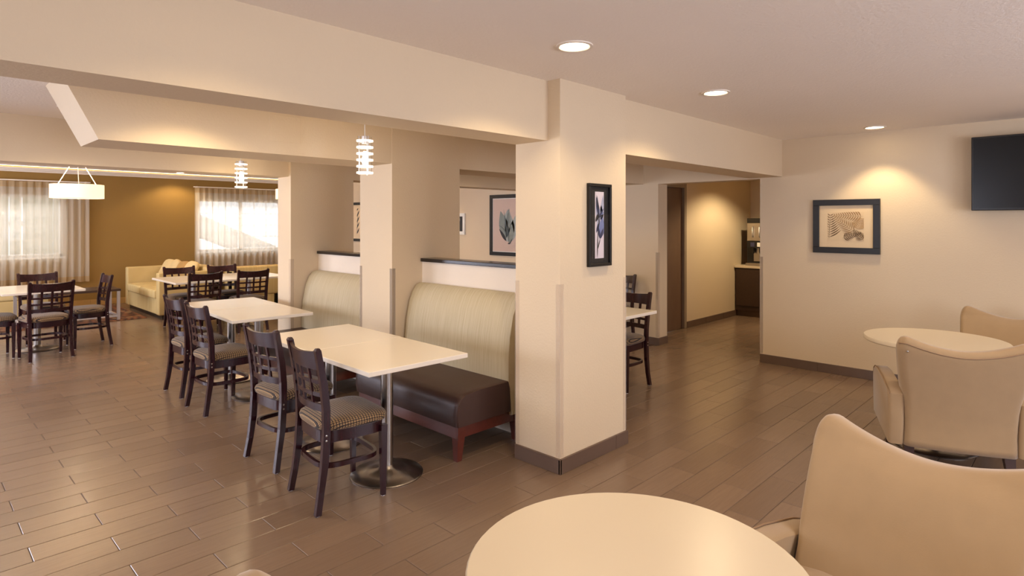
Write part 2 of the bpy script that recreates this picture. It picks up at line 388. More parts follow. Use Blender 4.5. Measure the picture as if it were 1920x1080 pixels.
# ---- baseboards out of single tiles
def baseboard(name, a, b, nrm, lab, h=.093, t=.014, mat='base_tile'):
    a, b, nrm = Vector(a), Vector(b), Vector(nrm); L = (b-a).length; d = (b-a)/L
    def strip(s0, s1, dep, hh, bev):
        p, q = a+d*s0, a+d*s1+nrm*dep
        return B(min(p.x, q.x), max(p.x, q.x), min(p.y, q.y), max(p.y, q.y), 0, hh, bev=bev, seg=1)
    root = struct(name, strip(0, L, t*.6, h-.002, 0), 'grout' if mat == 'base_tile' else mat, lab, 'baseboard')
    s = 0
    while s < L-.01:
        e = min(s+.6, L); to_obj('tile', strip(s+.001, e-.001, t, h, .002), mat, root); s = e
baseboard('baseboard_near_pillar_side', (PX0, Y1-.014, 0), (PX0, Y1b, 0), (-1, 0, 0), 'slate tile baseboard on the shaded side of the near pillar')
baseboard('baseboard_near_pillar_front', (PX0-.014, Y1, 0), (PX1, Y1, 0), (0, -1, 0), 'brown tile baseboard under the narrow flower print')
baseboard('baseboard_middle_pillar', (PX0, Y2-.014, 0), (PX0, Y2b, 0), (-1, 0, 0), 'tile baseboard of the middle pillar')
baseboard('baseboard_far_pillar', (PX0, Y3-.014, 0), (PX0, Y3b, 0), (-1, 0, 0), 'tile baseboard of the far pillar')
baseboard('baseboard_right', (XW, OY0, 0), (XW, -2.9, 0), (-1, 0, 0), 'brown tile baseboard under the fern picture')
baseboard('baseboard_right_aisle', (XW, OY1-.014, 0), (XW, YF, 0), (-1, 0, 0), 'brown tile baseboard along the aisle wall')
baseboard('baseboard_opening', (XW, OY1, 0), (XWb, OY1, 0), (0, -1, 0), 'short tile baseboard at the corridor opening')
baseboard('baseboard_corridor', (8.08, 4.31, 0), (10.36, 4.31, 0), (0, -1, 0), 'brown tile baseboard along the corridor wall')
baseboard('baseboard_back', (-2.9, YF, 0), (XW, YF, 0), (0, -1, 0), 'painted baseboard under the brown wall', h=.11, mat='pillow_brown')

# ---- corridor door
d = struct('door_1', B(7.103, 7.997, 4.335, 4.375, .005, 2.047), 'door', 'dark brown corridor door', 'door')
to_obj('door_frame', multi([(7.02, 7.1, 4.295, 4.42, 0, 2.13), (8.0, 8.07, 4.295, 4.42, 0, 2.13), (7.1, 8.0, 4.295, 4.42, 2.05, 2.13)], .004), 'grey_frame', d)
bm = bmesh.new(); tube(bm, [(7.17, 4.337, 1.0), (7.17, 4.28, 1.0), (7.29, 4.28, 1.0)], .009); to_obj('door_handle', bm, 'steel', d, True)

# ---- far windows, panes and muntins
def window(name, x0, x1, lab):
    w = struct(name, multi([(x0, x0+.05, YF+.06, YF+.14, WZ0, WZ1), (x1-.05, x1, YF+.06, YF+.14, WZ0, WZ1), (x0, x1, YF+.06, YF+.14, WZ0, WZ0+.05),
        (x0, x1, YF+.06, YF+.14, WZ1-.05, WZ1), ((x0+x1)/2-.035, (x0+x1)/2+.035, YF+.06, YF+.14, WZ0, WZ1)], .004), 'plate_white', lab, 'window')
    to_obj('window_sill', B(x0-.03, x1+.03, YF-.03, YF+.08, WZ0-.03, WZ0, bev=.005), 'plate_white', w)
    for a, b in ((x0+.05, (x0+x1)/2-.035), ((x0+x1)/2+.035, x1-.05)):
        cx = [a+(b-a)*i/3 for i in range(4)]; cz = [WZ0+.05+(WZ1-WZ0-.1)*i/4 for i in range(5)]
        for i in (1, 2): to_obj('muntin', B(cx[i]-.006, cx[i]+.006, YF+.085, YF+.105, cz[0], cz[-1]), 'plate_white', w)
        for i in (1, 2, 3): to_obj('muntin', B(a, b, YF+.086, YF+.104, cz[i]-.006, cz[i]+.006), 'plate_white', w)
        for i in range(3):
            for j in range(4): to_obj('pane', B(cx[i]+.006, cx[i+1]-.006, YF+.093, YF+.097, cz[j]+.006, cz[j+1]-.006), 'glass', w)
window('window_1', WL[0], WL[1], 'left white gridded window behind sheer curtains')
window('window_2', WR[0], WR[1], 'right white gridded window glowing behind sheer curtains')

def side_window(name, axis, c, lo, hi, lab):
    def bx(a, b, z0, z1): return (c, c+.05, a, b, z0, z1) if axis == 'x' else (a, b, c, c+.05, z0, z1)
    struct(name, multi([bx(lo-.05, lo+.03, .75, 2.15), bx(hi-.03, hi+.05, .75, 2.15), bx(lo+.03, hi-.03, .75, .83), bx(lo+.03, hi-.03, 2.07, 2.15), bx((lo+hi)/2-.03, (lo+hi)/2+.03, .83, 2.07)], .004), 'plate_white', lab, 'window')
for i, y in enumerate((3.0, 7.4, 10.6)): side_window('window_%d' % (3+i), 'x', -2.955, y-1, y+1, ('white framed daylight window of the left wall, nearest the lounge', 'white framed daylight window in the middle of the left wall', 'white framed daylight window of the left wall, nearest the brown wall')[i])
for i, x in enumerate((-.4, 2.8)): side_window('window_%d' % (6+i), 'y', -2.955, x, x+2, ('white framed daylight window behind the camera, left one', 'white framed daylight window behind the camera, right one')[i])

# ---- outside the windows
struct('ground_outside', B(-8, 14, YF+.2, 26, -.3, -.12), 'concrete', 'pale paving outside the far windows', 'paving')
bm = prism(bmesh.new(), [(3.2, 2.75), (3.2, 2.15), (8.6, -.12), (9.7, -.12)], 'y', 16.6, 17.2)
tag(to_obj('outdoor_ramp_wall', bm, 'concrete'), 'grey sloping wall seen outside through the right-hand window', 'wall')
f = thing('added_board_screen', 'made-up pale board screen outside the left window, its gaps showing as bright slits', 'fence', (0, 16.5, -.12))  # made-up boards; two wider gaps give the bright slits behind the curtain
edges = [-3.0, -2.3, -1.6, -.9, -.2, .5, 1.16, 1.655, 1.87, 2.4, 2.9, 3.4]
for a_, b_ in zip(edges, edges[1:]):
    gp = .016 if b_ in (1.655, 1.87) else .004
    to_obj('board', B(a_+.004, b_-gp, -.015, .015, .05, 3.2, bev=.003, seg=1), 'fence_paint', f)
for z_ in (.5, 1.6, 2.7): to_obj('fence_rail', B(-3.0, 3.4, .0155, .06, z_, z_+.09), 'fence_paint', f)
# ================================================================== LAMPS
def downlight(x, y, z, lab, energy=46, spot=138, vis=True):
    t = thing('recessed_downlight', lab, 'ceiling light', (x, y, z), 0, 'recessed downlights')
    bm = bmesh.new(); lathe(bm, [(.093, 0), (.093, -.006), (.078, -.008), (.072, -.002), (.072, 0)], 32); to_obj('trim_ring', bm, 'crown', t, 'auto')
    bm = bmesh.new(); lathe(bm, [(.071, -.0005), (.071, -.003), (.04, -.0045), (.001, -.005)], 32); to_obj('lamp_lens', bm, 'lamp', t, 'auto')
    l = bpy.data.lights.new('downlight_lamp', 'SPOT'); l.energy = energy; l.color = WARM; l.spot_size = math.radians(spot); l.spot_blend = .45; l.shadow_soft_size = .06
    o = bpy.data.objects.new('downlight_lamp', l); COL.objects.link(o); o.parent = t; o.location = (0, 0, -.012)
downlight(2.378, 1.881, ZC, 'bright recessed downlight in front of the near pillar')
downlight(3.908, 1.865, ZC, 'bright recessed downlight above the near header')
downlight(6.381, 1.486, ZC, 'recessed downlight beside the wall with the fern picture', 60, 96)
downlight(.85, 1.87, ZC, 'recessed downlight in front of the left part of the near beam', 24)
for i, (x, y) in enumerate(((.8, -.2), (2.4, -.2), (4.0, -.2), (5.1, -.5))):
    downlight(x, y, ZC, ('recessed downlight behind the camera, first of its row', 'recessed downlight over the near lounge chair', 'recessed downlight over the middle of the lounge', 'recessed downlight above the farther round table')[i], 40)
downlight(1.25, 3.72, ZBAY, 'recessed downlight lighting the slanted-end beam', 40)
downlight(-.8, 3.6, ZBAY, 'recessed downlight in the left of the first dining bay', 40)
downlight(.9, 5.4, ZBAY, 'recessed downlight in the second dining bay', 30)
downlight(5.1, 3.5, ZBAY, 'recessed downlight above the aisle table', 40)
downlight(5.2, 5.3, ZBAY, 'recessed downlight in the second aisle bay', 36)
downlight(5.3, 8.4, ZFAR, 'recessed downlight in the aisle with the framed prints', 50)
downlight(3.9, 12.95, ZFAR, 'small recessed downlight washing the brown wall', 60)
downlight(.2, 12.95, ZFAR, 'recessed downlight over the left curtains', 26)
downlight(.6, 7.9, ZFAR, 'recessed downlight above the far left table', 50)
downlight(3.4, 8.2, ZFAR, 'recessed downlight above the far double table', 50)
downlight(2.2, 10.9, ZFAR, 'recessed downlight above the coffee table', 50)
downlight(8.9, 3.35, ZC, 'recessed downlight in the drink dispenser corridor', 190)

def pendant(x, y, lab):
    z0, z1, r = 1.873, 2.128, .046
    t = thing('ring_pendant', lab, 'pendant lamp', (x, y, 0), 0, 'clear cylinder pendants with rings')
    bm = bmesh.new(); tube(bm, [(0, 0, z1-.03), (0, 0, ZBAY-.02)], .003); to_obj('cord', bm, 'plate_white', t)
    bm = bmesh.new(); lathe(bm, [(.045, ZBAY-.025), (.05, ZBAY-.02), (.05, ZBAY), (.001, ZBAY)][::-1]); to_obj('ceiling_canopy', bm, 'chrome', t, 'auto')
    bm = bmesh.new()
    loft(bm, [[(rr*math.cos(2*PI*i/28), rr*math.sin(2*PI*i/28), z) for i in range(28)] for rr, z in ((r, z0), (r, z1), (r-.004, z1), (r-.004, z0))], cap=False)
    to_obj('glass_cylinder', bm, 'glass', t, 'auto')
    for k in range(6):
        z = z0+.012+k*.0425; bm = bmesh.new(); R = r+.009
        loft(bm, [[(rr*math.cos(2*PI*i/28), rr*math.sin(2*PI*i/28), zz) for i in range(28)] for rr, zz in ((r+.001, z-.005), (R, z-.005), (R, z+.005), (r+.001, z+.005), (r+.001, z-.005))], cap=False)
        to_obj('ring', bm, 'ring', t, 'auto')
    for a in (.6, 2.7, 4.8):
        bm = bmesh.new(); tube(bm, [((r-.008)*math.cos(a), (r-.008)*math.sin(a), z0), ((r-.008)*math.cos(a), (r-.008)*math.sin(a), z1)], .0035, 6); to_obj('rod', bm, 'chrome', t)
    bm = bmesh.new(); lathe(bm, [(.001, z1), (.022, z1), (.022, z1-.05), (.001, z1-.05)], 16); to_obj('socket', bm, 'chrome', t, 'auto')
    bm = bmesh.new(); lathe(bm, [(.001, z0+.06), (.014, z0+.066), (.02, z0+.085), (.016, z0+.12), (.01, z0+.155), (.001, z0+.156)], 14); to_obj('bulb', bm, 'bulb', t, True)
    l = bpy.data.lights.new('pendant_lamp', 'POINT'); l.energy = 5; l.color = WARM; l.shadow_soft_size = .05
    o = bpy.data.objects.new('pendant_lamp', l); COL.objects.link(o); o.parent = t; o.location = (0, 0, z0-.04)
pendant(2.18, 3.5, 'lit clear cylinder pendant with rings over the nearer white tables')
pendant(2.252, 5.75, 'lit clear cylinder pendant with rings over the second pair of white tables')

def drum(x, y, z, r, h, lab):
    t = thing('drum_pendant', lab, 'pendant lamp', (x, y, 0), 0, 'white drum pendants')
    bm = bmesh.new(); loft(bm, [[(rr*math.cos(2*PI*i/40), rr*math.sin(2*PI*i/40), zz) for i in range(40)] for rr, zz in ((r, z), (r, z+h), (r-.006, z+h), (r-.006, z), (r, z))], cap=False)
    to_obj('drum_shade', bm, 'shade', t, 'auto')
    bm = bmesh.new(); lathe(bm, [(.001, z+.012), (r-.008, z+.012), (r-.008, z+.006), (.001, z+.006)], 40); to_obj('diffuser', bm, 'shade', t, 'auto')
    for a in (2.4, 4.6, .4):
        bm = bmesh.new(); tube(bm, [(r*.86*math.cos(a), r*.86*math.sin(a), z+h), (.03*math.cos(a), .03*math.sin(a), z+h+.34)], .004, 6); to_obj('suspension_wire', bm, 'plate_white', t)
    bm = bmesh.new(); tube(bm, [(0, 0, z+h+.33), (0, 0, ZFAR-.02)], .01); to_obj('stem', bm, 'plate_white', t)
    bm = bmesh.new(); lathe(bm, [(.001, ZFAR-.025), (.06, ZFAR-.02), (.065, ZFAR), (.001, ZFAR)]); to_obj('ceiling_canopy', bm, 'plate_white', t, 'auto')
    l = bpy.data.lights.new('drum_lamp', 'POINT'); l.energy = 90; l.color = WARM; l.shadow_soft_size = .1
    o = bpy.data.objects.new('drum_lamp', l); COL.objects.link(o); o.parent = t; o.location = (0, 0, z+h*.5)
drum(1.582, 9.2, 1.855, .283, .17, 'white drum pendant hanging in front of the left curtains')
drum(4.79, 9.98, 1.95, .283, .17, 'white drum pendant mostly hidden behind the far pillar')

# ================================================================== DINING CHAIRS
def post_path():
    return [(-.205, 0), (-.185, .12), (-.165, .26), (-.155, .42), (-.158, .55), (-.172, .68), (-.192, .79), (-.208, .872)]
def make_chair():
    t = thing('dining_chair', 'x', 'chair', group='dark lattice-back dining chairs')
    HW = .192
    for s in (-1, 1):
        bm = bmesh.new(); rings = []
        for i, (x, z) in enumerate(post_path()):
            a = .019 if 1 < i < 6 else .016; b = .0155
            y = s*(HW+(.008 if z < .05 else 0)+(.012*(z-.42)/.45 if z > .42 else 0))
            rings.append([(x-a, y-b, z), (x+a, y-b, z), (x+a, y+b, z), (x-a, y+b, z)])
        x, z = post_path()[-1]; y = s*(HW+.012); rings.append([(x-.009, y-.010, z+.012), (x+.009, y-.010, z+.012), (x+.009, y+.010, z+.012), (x-.009, y+.010, z+.012)])
        lg = to_obj('back_leg', loft(bm, rings), 'espresso', t)
        bm = bmesh.new(); lathe(bm, [(.001, 0), (.012, 0), (.013, .008), (.001, .008)], 12, (-.205, s*(HW+.008), -.004)); to_obj('glide', bm, 'glide', lg, 'auto')
        for zz in (.385, .412):
            bm = bmesh.new(); lathe(bm, [(.001, 0), (.0055, .0005), (.006, .002), (.001, .004)], 10)
            bmesh.ops.transform(bm, matrix=Matrix.Translation((-.160, s*(HW+.0155), zz)) @ Matrix.Rotation(-s*PI/2, 4, 'X'), verts=bm.verts); to_obj('bolt', bm, 'steel', lg, 'auto')
        fy = s*.197
        bm = bmesh.new(); rings = []
        for x, z, a in ((.178, 0, .012), (.178, .2, .0155), (.178, .40, .019)): rings.append([(x-a, fy-a, z), (x+a, fy-a, z), (x+a, fy+a, z), (x-a, fy+a, z)])
        lg = to_obj('front_leg', loft(bm, rings), 'espresso', t)
        bm = bmesh.new(); lathe(bm, [(.001, 0), (.011, 0), (.012, .008), (.001, .008)], 12, (.178, fy, -.004)); to_obj('glide', bm, 'glide', lg, 'auto')
    def xat(z):
        p = post_path()
        for (xa, za), (xb, zb) in zip(p, p[1:]):
            if za <= z <= zb: return xa+(xb-xa)*(z-za)/(zb-za)
        return p[-1][0]
    def bowed(z0, z1, th, bow=.035, sag=0):
        bm = bmesh.new(); rings = []; N = 12
        for i in range(N+1):
            y = -HW-.004+(2*HW+.008)*i/N; q = 1-(y/HW)**2; zt = z1-sag*q
            xa, xb = xat(z0)-bow*q, xat(zt)-bow*q
            rings.append([(xa-th, y, z0), (xa+th, y, z0), (xb+th, y, zt), (xb-th, y, zt)])
        return loft(bm, rings)
    to_obj('top_rail', bowed(.765, .868, .009, sag=.014), 'espresso', t, 'auto')
    for z in (.695, .625): to_obj('lattice_rail', bowed(z-.011, z+.011, .006), 'espresso', t, 'auto')
    to_obj('lower_rail', bowed(.535, .575, .008), 'espresso', t, 'auto')
    for k in (-1, 0, 1):
        y = k*.094; q = .035*(1-(y/HW)**2); bm = bmesh.new()
        rings = [[(xat(z)-q-.0055, y-.0115, z), (xat(z)-q+.0055, y-.0115, z), (xat(z)-q+.0055, y+.0115, z), (xat(z)-q-.0055, y+.0115, z)] for z in (.565, .63, .70, .775)]
        to_obj('slat', loft(bm, rings), 'espresso', t)
    n = 40; bm = bmesh.new()
    o_ = superell(.19, .188, n, 5, (.015, 0), 1.08); i_ = superell(.168, .166, n, 5, (.015, 0), 1.08)
    loft(bm, [[(x, y, .362) for x, y in o_], [(x, y, .425) for x, y in o_], [(x, y, .425) for x, y in i_], [(x, y, .362) for x, y in i_], [(x, y, .362) for x, y in o_]], cap=False)
    to_obj('seat_apron', bm, 'espresso', t, 'auto')
    bm = bmesh.new(); rings = []
    for sc, z in ((.95, .422), (1.04, .432), (1.06, .450), (1.03, .468), (.93, .481), (.7, .489), (.35, .493), (.02, .494)):
        rings.append([(x, y, z) for x, y in superell(.195*sc, .195*sc, n, 4.5 if sc > .5 else 3, (.02, 0), 1.1)])
    to_obj('seat_cushion', loft(bm, rings), 'seat', t, True)
    bm = bmesh.new(); tube(bm, [(x, y, .235) for x, y in superell(.172, .180, 36, 4, (.0, 0), 1.05)], (.009, .0125), 4, closed=True); to_obj('hoop_stretcher', bm, 'espresso', t, 'auto')
    return t
CH = [  # centre x, y, heading (deg), label
    (1.775, 3.125, -6, 'dark lattice-back chair nearest the camera, pulled out at the near white tables'),
    (1.83, 3.845, 3, 'dark lattice-back chair second nearest the camera, at the near white tables'),
    (1.915, 5.30, 2, 'dark lattice-back chair at the second pair of white tables, nearer of its two'),
    (1.945, 5.98, 2, 'dark lattice-back chair at the second pair of white tables, farther of its two'),
    (1.19, 8.66, 98, 'dark lattice-back chair with its back to the camera at the far left table'),
    (1.68, 9.12, 182, 'dark lattice-back chair seen in profile right of the far left table'),
    (1.32, 9.88, 276, 'dark lattice-back chair on the window side of the far left table'),
    (.74, 9.05, 2, 'dark lattice-back chair cut off by the left picture edge'),
    (2.88, 8.76, 92, 'dark lattice-back chair, left one with its back to the camera at the far double table'),
    (3.53, 8.76, 88, 'dark lattice-back chair, right one with its back to the camera at the far double table'),
    (2.97, 9.72, 270, 'dark lattice-back chair, left one on the sofa side of the far double table'),
    (3.58, 9.70, 270, 'dark lattice-back chair, right one on the sofa side of the far double table'),
    (4.80, 3.25, 180, 'dark lattice-back chair seen past the near pillar at the aisle table'),
    (6.38, 4.43, 180, 'dark chair back by the aisle wall, half hidden behind the near pillar'),
]
chair0 = make_chair()
for i, (x, y, a, lab) in enumerate(CH):
    if i == 0: chair0.location = (x, y, 0); chair0.rotation_euler = (0, 0, math.radians(a)); chair0['label'] = lab
    else: dup(chair0, (x, y, .004 if False else 0), math.radians(a), lab)
for o in list(bpy.data.objects):
    if o.get('category') == 'chair': o.location.z = .004

# ================================================================== DINING TABLES
def make_table(w, dpt, round_r=0, mat='white_top', h=.75, base_r=.22, name='pedestal_table'):
    t = thing(name, 'x', 'table')
    if round_r:
        bm = bmesh.new(); lathe(bm, [(round_r-.006, h-.03), (round_r, h-.025), (round_r, h-.005), (round_r-.004, h)], 64)
        to_obj('table_top', bm, mat, t, 'auto')
    else: to_obj('table_top', B(-w/2, w/2, -dpt/2, dpt/2, h-.028, h, bev=.004), mat, t)
    bm = bmesh.new(); lathe(bm, [(.038, .02), (.038, h-.035)], 24); to_obj('column', bm, 'steel', t, 'auto')
    bm = bmesh.new(); lathe(bm, [(base_r, 0), (base_r+.002, .006), (base_r-.004, .012), (base_r*.6, .022), (.06, .035), (.045, .05), (.038, .06)], 48); to_obj('base_plate', bm, 'steel', t, 'auto')
    bm = B(-.14, .14, -.025, .025, h-.05, h-.029); box(bm, -.025, .025, -.14, .14, h-.05, h-.03); to_obj('top_bracket', bm, 'plastic', t)
    return t
t0 = make_table(.69, .735); t0['group'] = 'white square pedestal tables'
G = 'white square pedestal tables'
def put(o, x, y, deg, lab): o.location = (x, y, 0); o.rotation_euler = (0, 0, math.radians(deg)); o['label'] = lab
put(t0, 2.115, 3.145, -1.5, 'white square table nearest the camera beside the near striped booth')
dup(t0, (2.14, 3.882, 0), math.radians(-1.5), 'white square table pushed against the far edge of the nearest one', G)
dup(t0, (2.27, 5.40, 0), math.radians(-3), 'nearer white square table of the second pair', G)
dup(t0, (2.309, 6.138, 0), math.radians(-3), 'farther white square table of the second pair', G)
dup(t0, (4.48, 3.23, 0), 0, 'white square table in the aisle seen past the near pillar', G)
tb = make_table(.78, 1.05, name='pedestal_table'); tb['group'] = G; put(tb, 1.19, 9.27, 1, 'white table in front of the left curtains with four chairs')
dup(tb, (2.95, 9.23, 0), 0, 'left half of the far white double table near the yellow sofa', G)
dup(tb, (3.732, 9.23, 0), 0, 'right half of the far white double table near the far pillar', G)
rt = make_table(0, 0, round_r=.398, mat='cream_top', h=.745, base_r=.235, name='round_table'); rt['group'] = 'round cream cafe tables'
put(rt, 1.207, .773, 0, 'large round cream table in the foreground cut off by the picture edge')
rt2 = dup(rt, (5.04, .81, 0), 0, 'round cream table behind the lounge chair near the picture wall', 'round cream cafe tables')
rt2.scale = (1.07, 1.07, 1)

# ================================================================== BOOTHS
def make_booth():
    t = thing('booth_bench', 'x', 'booth', group='striped booth benches'); L = 1.22
    # local frame = world axes, origin at floor under near front corner; x forward to the wall, y along the bench
    prof = [(.47, .36), (.455, .45), (.455, .60), (.47, .75), (.505, .90), (.545, .985), (.585, 1.03), (.62, 1.042), (.645, 1.03), (.65, 1.0), (.65, .20), (.50, .20)]
    bm = bmesh.new(); ys = [0, .012, .03, L-.03, L-.012, L]; sc = [.93, .98, 1, 1, .98, .93]
    rings = [[(.56+(x-.56)*s, y, .62+(z-.62)*(.985+.015*(s-.93)/.07)) for x, z in prof] for y, s in zip(ys, sc)]
    to_obj('backrest', loft(bm, rings), 'stripe', t, 'auto')
    se = [(.0, .235), (-.012, .30), (-.008, .37), (.015, .412), (.06, .437), (.20, .45), (.47, .452), (.49, .40), (.49, .235)]
    sc = [.955, .99, 1, 1, .99, .955]; ys = [0, .01, .04, L-.04, L-.01, L]
    bm = bmesh.new(); rings = [[(.25+(x-.25)*s, y, .33+(z-.33)*(s if z > .33 else 1)) for x, z in se] for y, s in zip(ys, sc)]
    st = to_obj('seat_cushion', loft(bm, rings), 'aubergine', t, 'auto')
    bm = bmesh.new(); tube(bm, [(.0, .012, .24), (-.004, .012, .37), (.03, .012, .415), (.2, .012, .444), (.46, .012, .446)], .004, 6); to_obj('piping', bm, 'aubergine', st)
    to_obj('front_rail', B(.02, .045, .04, L-.04, .15, .237, bev=.003), 'cherry', t)
    for y in (.03, L-.055): to_obj('side_rail', B(.045, .6, y, y+.025, .15, .237, bev=.003), 'cherry', t)
    for x, y, sx in ((.055, .055, 1), (.055, L-.055, 1), (.58, .055, -1), (.58, L-.055, -1)):
        bm = bmesh.new(); a = .033; b = .019
        loft(bm, [[(x-sx*.01-b, y-b, 0), (x-sx*.01+b, y-b, 0), (x-sx*.01+b, y+b, 0), (x-sx*.01-b, y+b, 0)], [(x-a, y-a, .2), (x+a, y-a, .2), (x+a, y+a, .2), (x-a, y+a, .2)], [(x-a, y-a, .237), (x+a, y-a, .237), (x+a, y+a, .237), (x-a, y+a, .237)]])
        to_obj('leg', bm, 'cherry', t)
    return t
bt = make_booth(); bt.location = (2.502, 2.925, 0); bt['label'] = 'nearer booth bench with pale striped back and dark seat beside the near pillar'
dup(bt, (2.502, 4.765, 0), 0, 'farther booth bench with pale striped back, beyond the middle pillar')

# ================================================================== LOUNGE CHAIRS
def make_lounge():
    t = thing('lounge_chair', 'x', 'armchair', group='tan suede lounge chairs')
    # back: outline in (y,z); narrow between the arms, flaring above them, dipped top
    def half(z):
        if z < .48: return .288
        q = min(1, (z-.48)/.36); return .288+.056*q**.8
    N = 44
    def topz(s): return .795+.086*abs(s)**1.9-.022*max(0, (abs(s)-.86)/.14)**2
    rows = [.17, .21, .28, .36, .44, .50, .56, .62, .68, .73, .77, .795, .815, .832, .846, .857, .866, .872, .877]
    def surf(side):
        g = []
        for k, zr in enumerate(rows):
            row = []
            for i in range(N+1):
                s = -1+2*i/N; fz = (zr-.17)/(.877-.17); z = .17+fz*(topz(s)-.17)
                hw = half(z); 
                if fz > .88: hw -= .026*((fz-.88)/.12)**2
                x = -.275-.155*max(0, (z-.30)/.57)**1.25 - .02*(1-s*s)
                thick = .055 if side < 0 else .055+.18*max(0, min(1, (.80-z)/.42))**.8
                if fz > .9: thick *= math.sqrt(max(.02, 1-((fz-.9)/.1)**2*.85))
                e = abs(s)
                if e > .88: thick *= math.sqrt(max(.03, 1-((e-.88)/.12)**2*.8))
                row.append(Vector((x+side*thick, hw*s, z)))
            g.append(row)
        return g
    F_, K_ = surf(1), surf(-1); bm = bmesh.new()
    vf = [[bm.verts.new(p) for p in r] for r in F_]; vk = [[bm.verts.new(p) for p in r] for r in K_]
    R, C = len(rows), N+1
    for r in range(R-1):
        for c in range(C-1):
            bm.faces.new((vf[r][c], vf[r][c+1], vf[r+1][c+1], vf[r+1][c])); bm.faces.new((vk[r][c+1], vk[r][c], vk[r+1][c], vk[r+1][c+1]))
        bm.faces.new((vf[r][0], vf[r+1][0], vk[r+1][0], vk[r][0])); bm.faces.new((vf[r][C-1], vk[r][C-1], vk[r+1][C-1], vf[r+1][C-1]))
    for c in range(C-1):
        bm.faces.new((vf[R-1][c], vf[R-1][c+1], vk[R-1][c+1], vk[R-1][c])); bm.faces.new((vf[0][c+1], vf[0][c], vk[0][c], vk[0][c+1]))
    bk = to_obj('backrest', bm, 'suede', t, True)
    bm = bmesh.new(); tube(bm, [(v.x-.003, v.y, v.z-.006) for v in K_[-5]], .004, 6); to_obj('welt', bm, 'suede_welt', bk, True)
    for s in (-1, 1):
        bm = bmesh.new(); lathe(bm, [(.001, .004), (.005, .003), (.006, 0), (.001, 0)], 10)
        p = K_[-8][3 if s < 0 else N-3]; bmesh.ops.transform(bm, matrix=Matrix.Translation(p+Vector((-.002, 0, 0))) @ Matrix.Rotation(-PI/2, 4, 'Y'), verts=bm.verts); to_obj('button', bm, 'steel', bk, True)
    for s in (-1, 1):
        prof = [(-.315, .17), (-.335, .30), (-.345, .49), (-.28, .51), (-.1, .54), (.1, .552), (.2, .545), (.262, .52), (.285, .46), (.275, .35), (.245, .215)]
        bm = bmesh.new(); y0, y1 = s*.286, s*.37; ys = [y0, y0+s*.006, y0+s*.018, y1-s*.018, y1-s*.006, y1]; sc = [.955, .985, 1, 1, .985, .955]
        loft(bm, [[(-.03+(x+.03)*k, y, .35+(z-.35)*k) for x, z in prof] for y, k in zip(ys, sc)])
        ar = to_obj('arm', bm, 'suede', t, 'auto')
        bm = bmesh.new(); tube(bm, [(x, y1-s*.004, z) for x, z in prof[2:9]], .0035, 6); to_obj('welt', bm, 'suede_welt', ar, True)
    to_obj('seat_base', B(-.25, .235, -.285, .285, .185, .35, bev=.012), 'suede', t)
    bm = bmesh.new(); rings = []
    for k, z in ((.96, .35), (1, .362), (1.005, .40), (1, .435), (.95, .455), (.7, .466), (.02, .468)): rings.append([(x, y, z) for x, y in superell(.21*k, .282*k, 40, 7, (.02, 0))])
    to_obj('seat_cushion', loft(bm, rings), 'suede', t, True)
    for x, y, dx, dy in ((.215, .26, .025, .02), (.215, -.26, .025, -.02), (-.26, .25, -.035, .01), (-.26, -.25, -.035, -.01)):
        bm = bmesh.new(); a, b = .03, .017
        loft(bm, [[(x+dx-b, y+dy-b, 0), (x+dx+b, y+dy-b, 0), (x+dx+b, y+dy+b, 0), (x+dx-b, y+dy+b, 0)], [(x-a, y-a, .2), (x+a, y-a, .2), (x+a, y+a, .2), (x-a, y+a, .2)]]); to_obj('leg', bm, 'leg', t)
    return t
lc = make_lounge()
def backpos(cx_, cy_, deg):  # place by the middle of the back's top edge
    a = math.radians(deg); return (cx_+.42*math.cos(a), cy_+.42*math.sin(a), 0)
def putl(o, p, deg, lab): o.location = p; o.rotation_euler = (0, 0, math.radians(deg)); o['label'] = lab
putl(lc, backpos(2.285, .385, 170), 170, 'large tan suede lounge chair in the right foreground facing the round table')
dup(lc, backpos(4.375, .555, 21), math.radians(21), 'tan suede lounge chair seen from behind at the right edge')
dup(lc, backpos(6.12, .465, 172), math.radians(172), 'tan suede lounge chair against the picture wall behind the round table')
dup(lc, backpos(.468, .90, -4), math.radians(-4), 'tan suede lounge chair with only a back corner showing at the bottom edge')

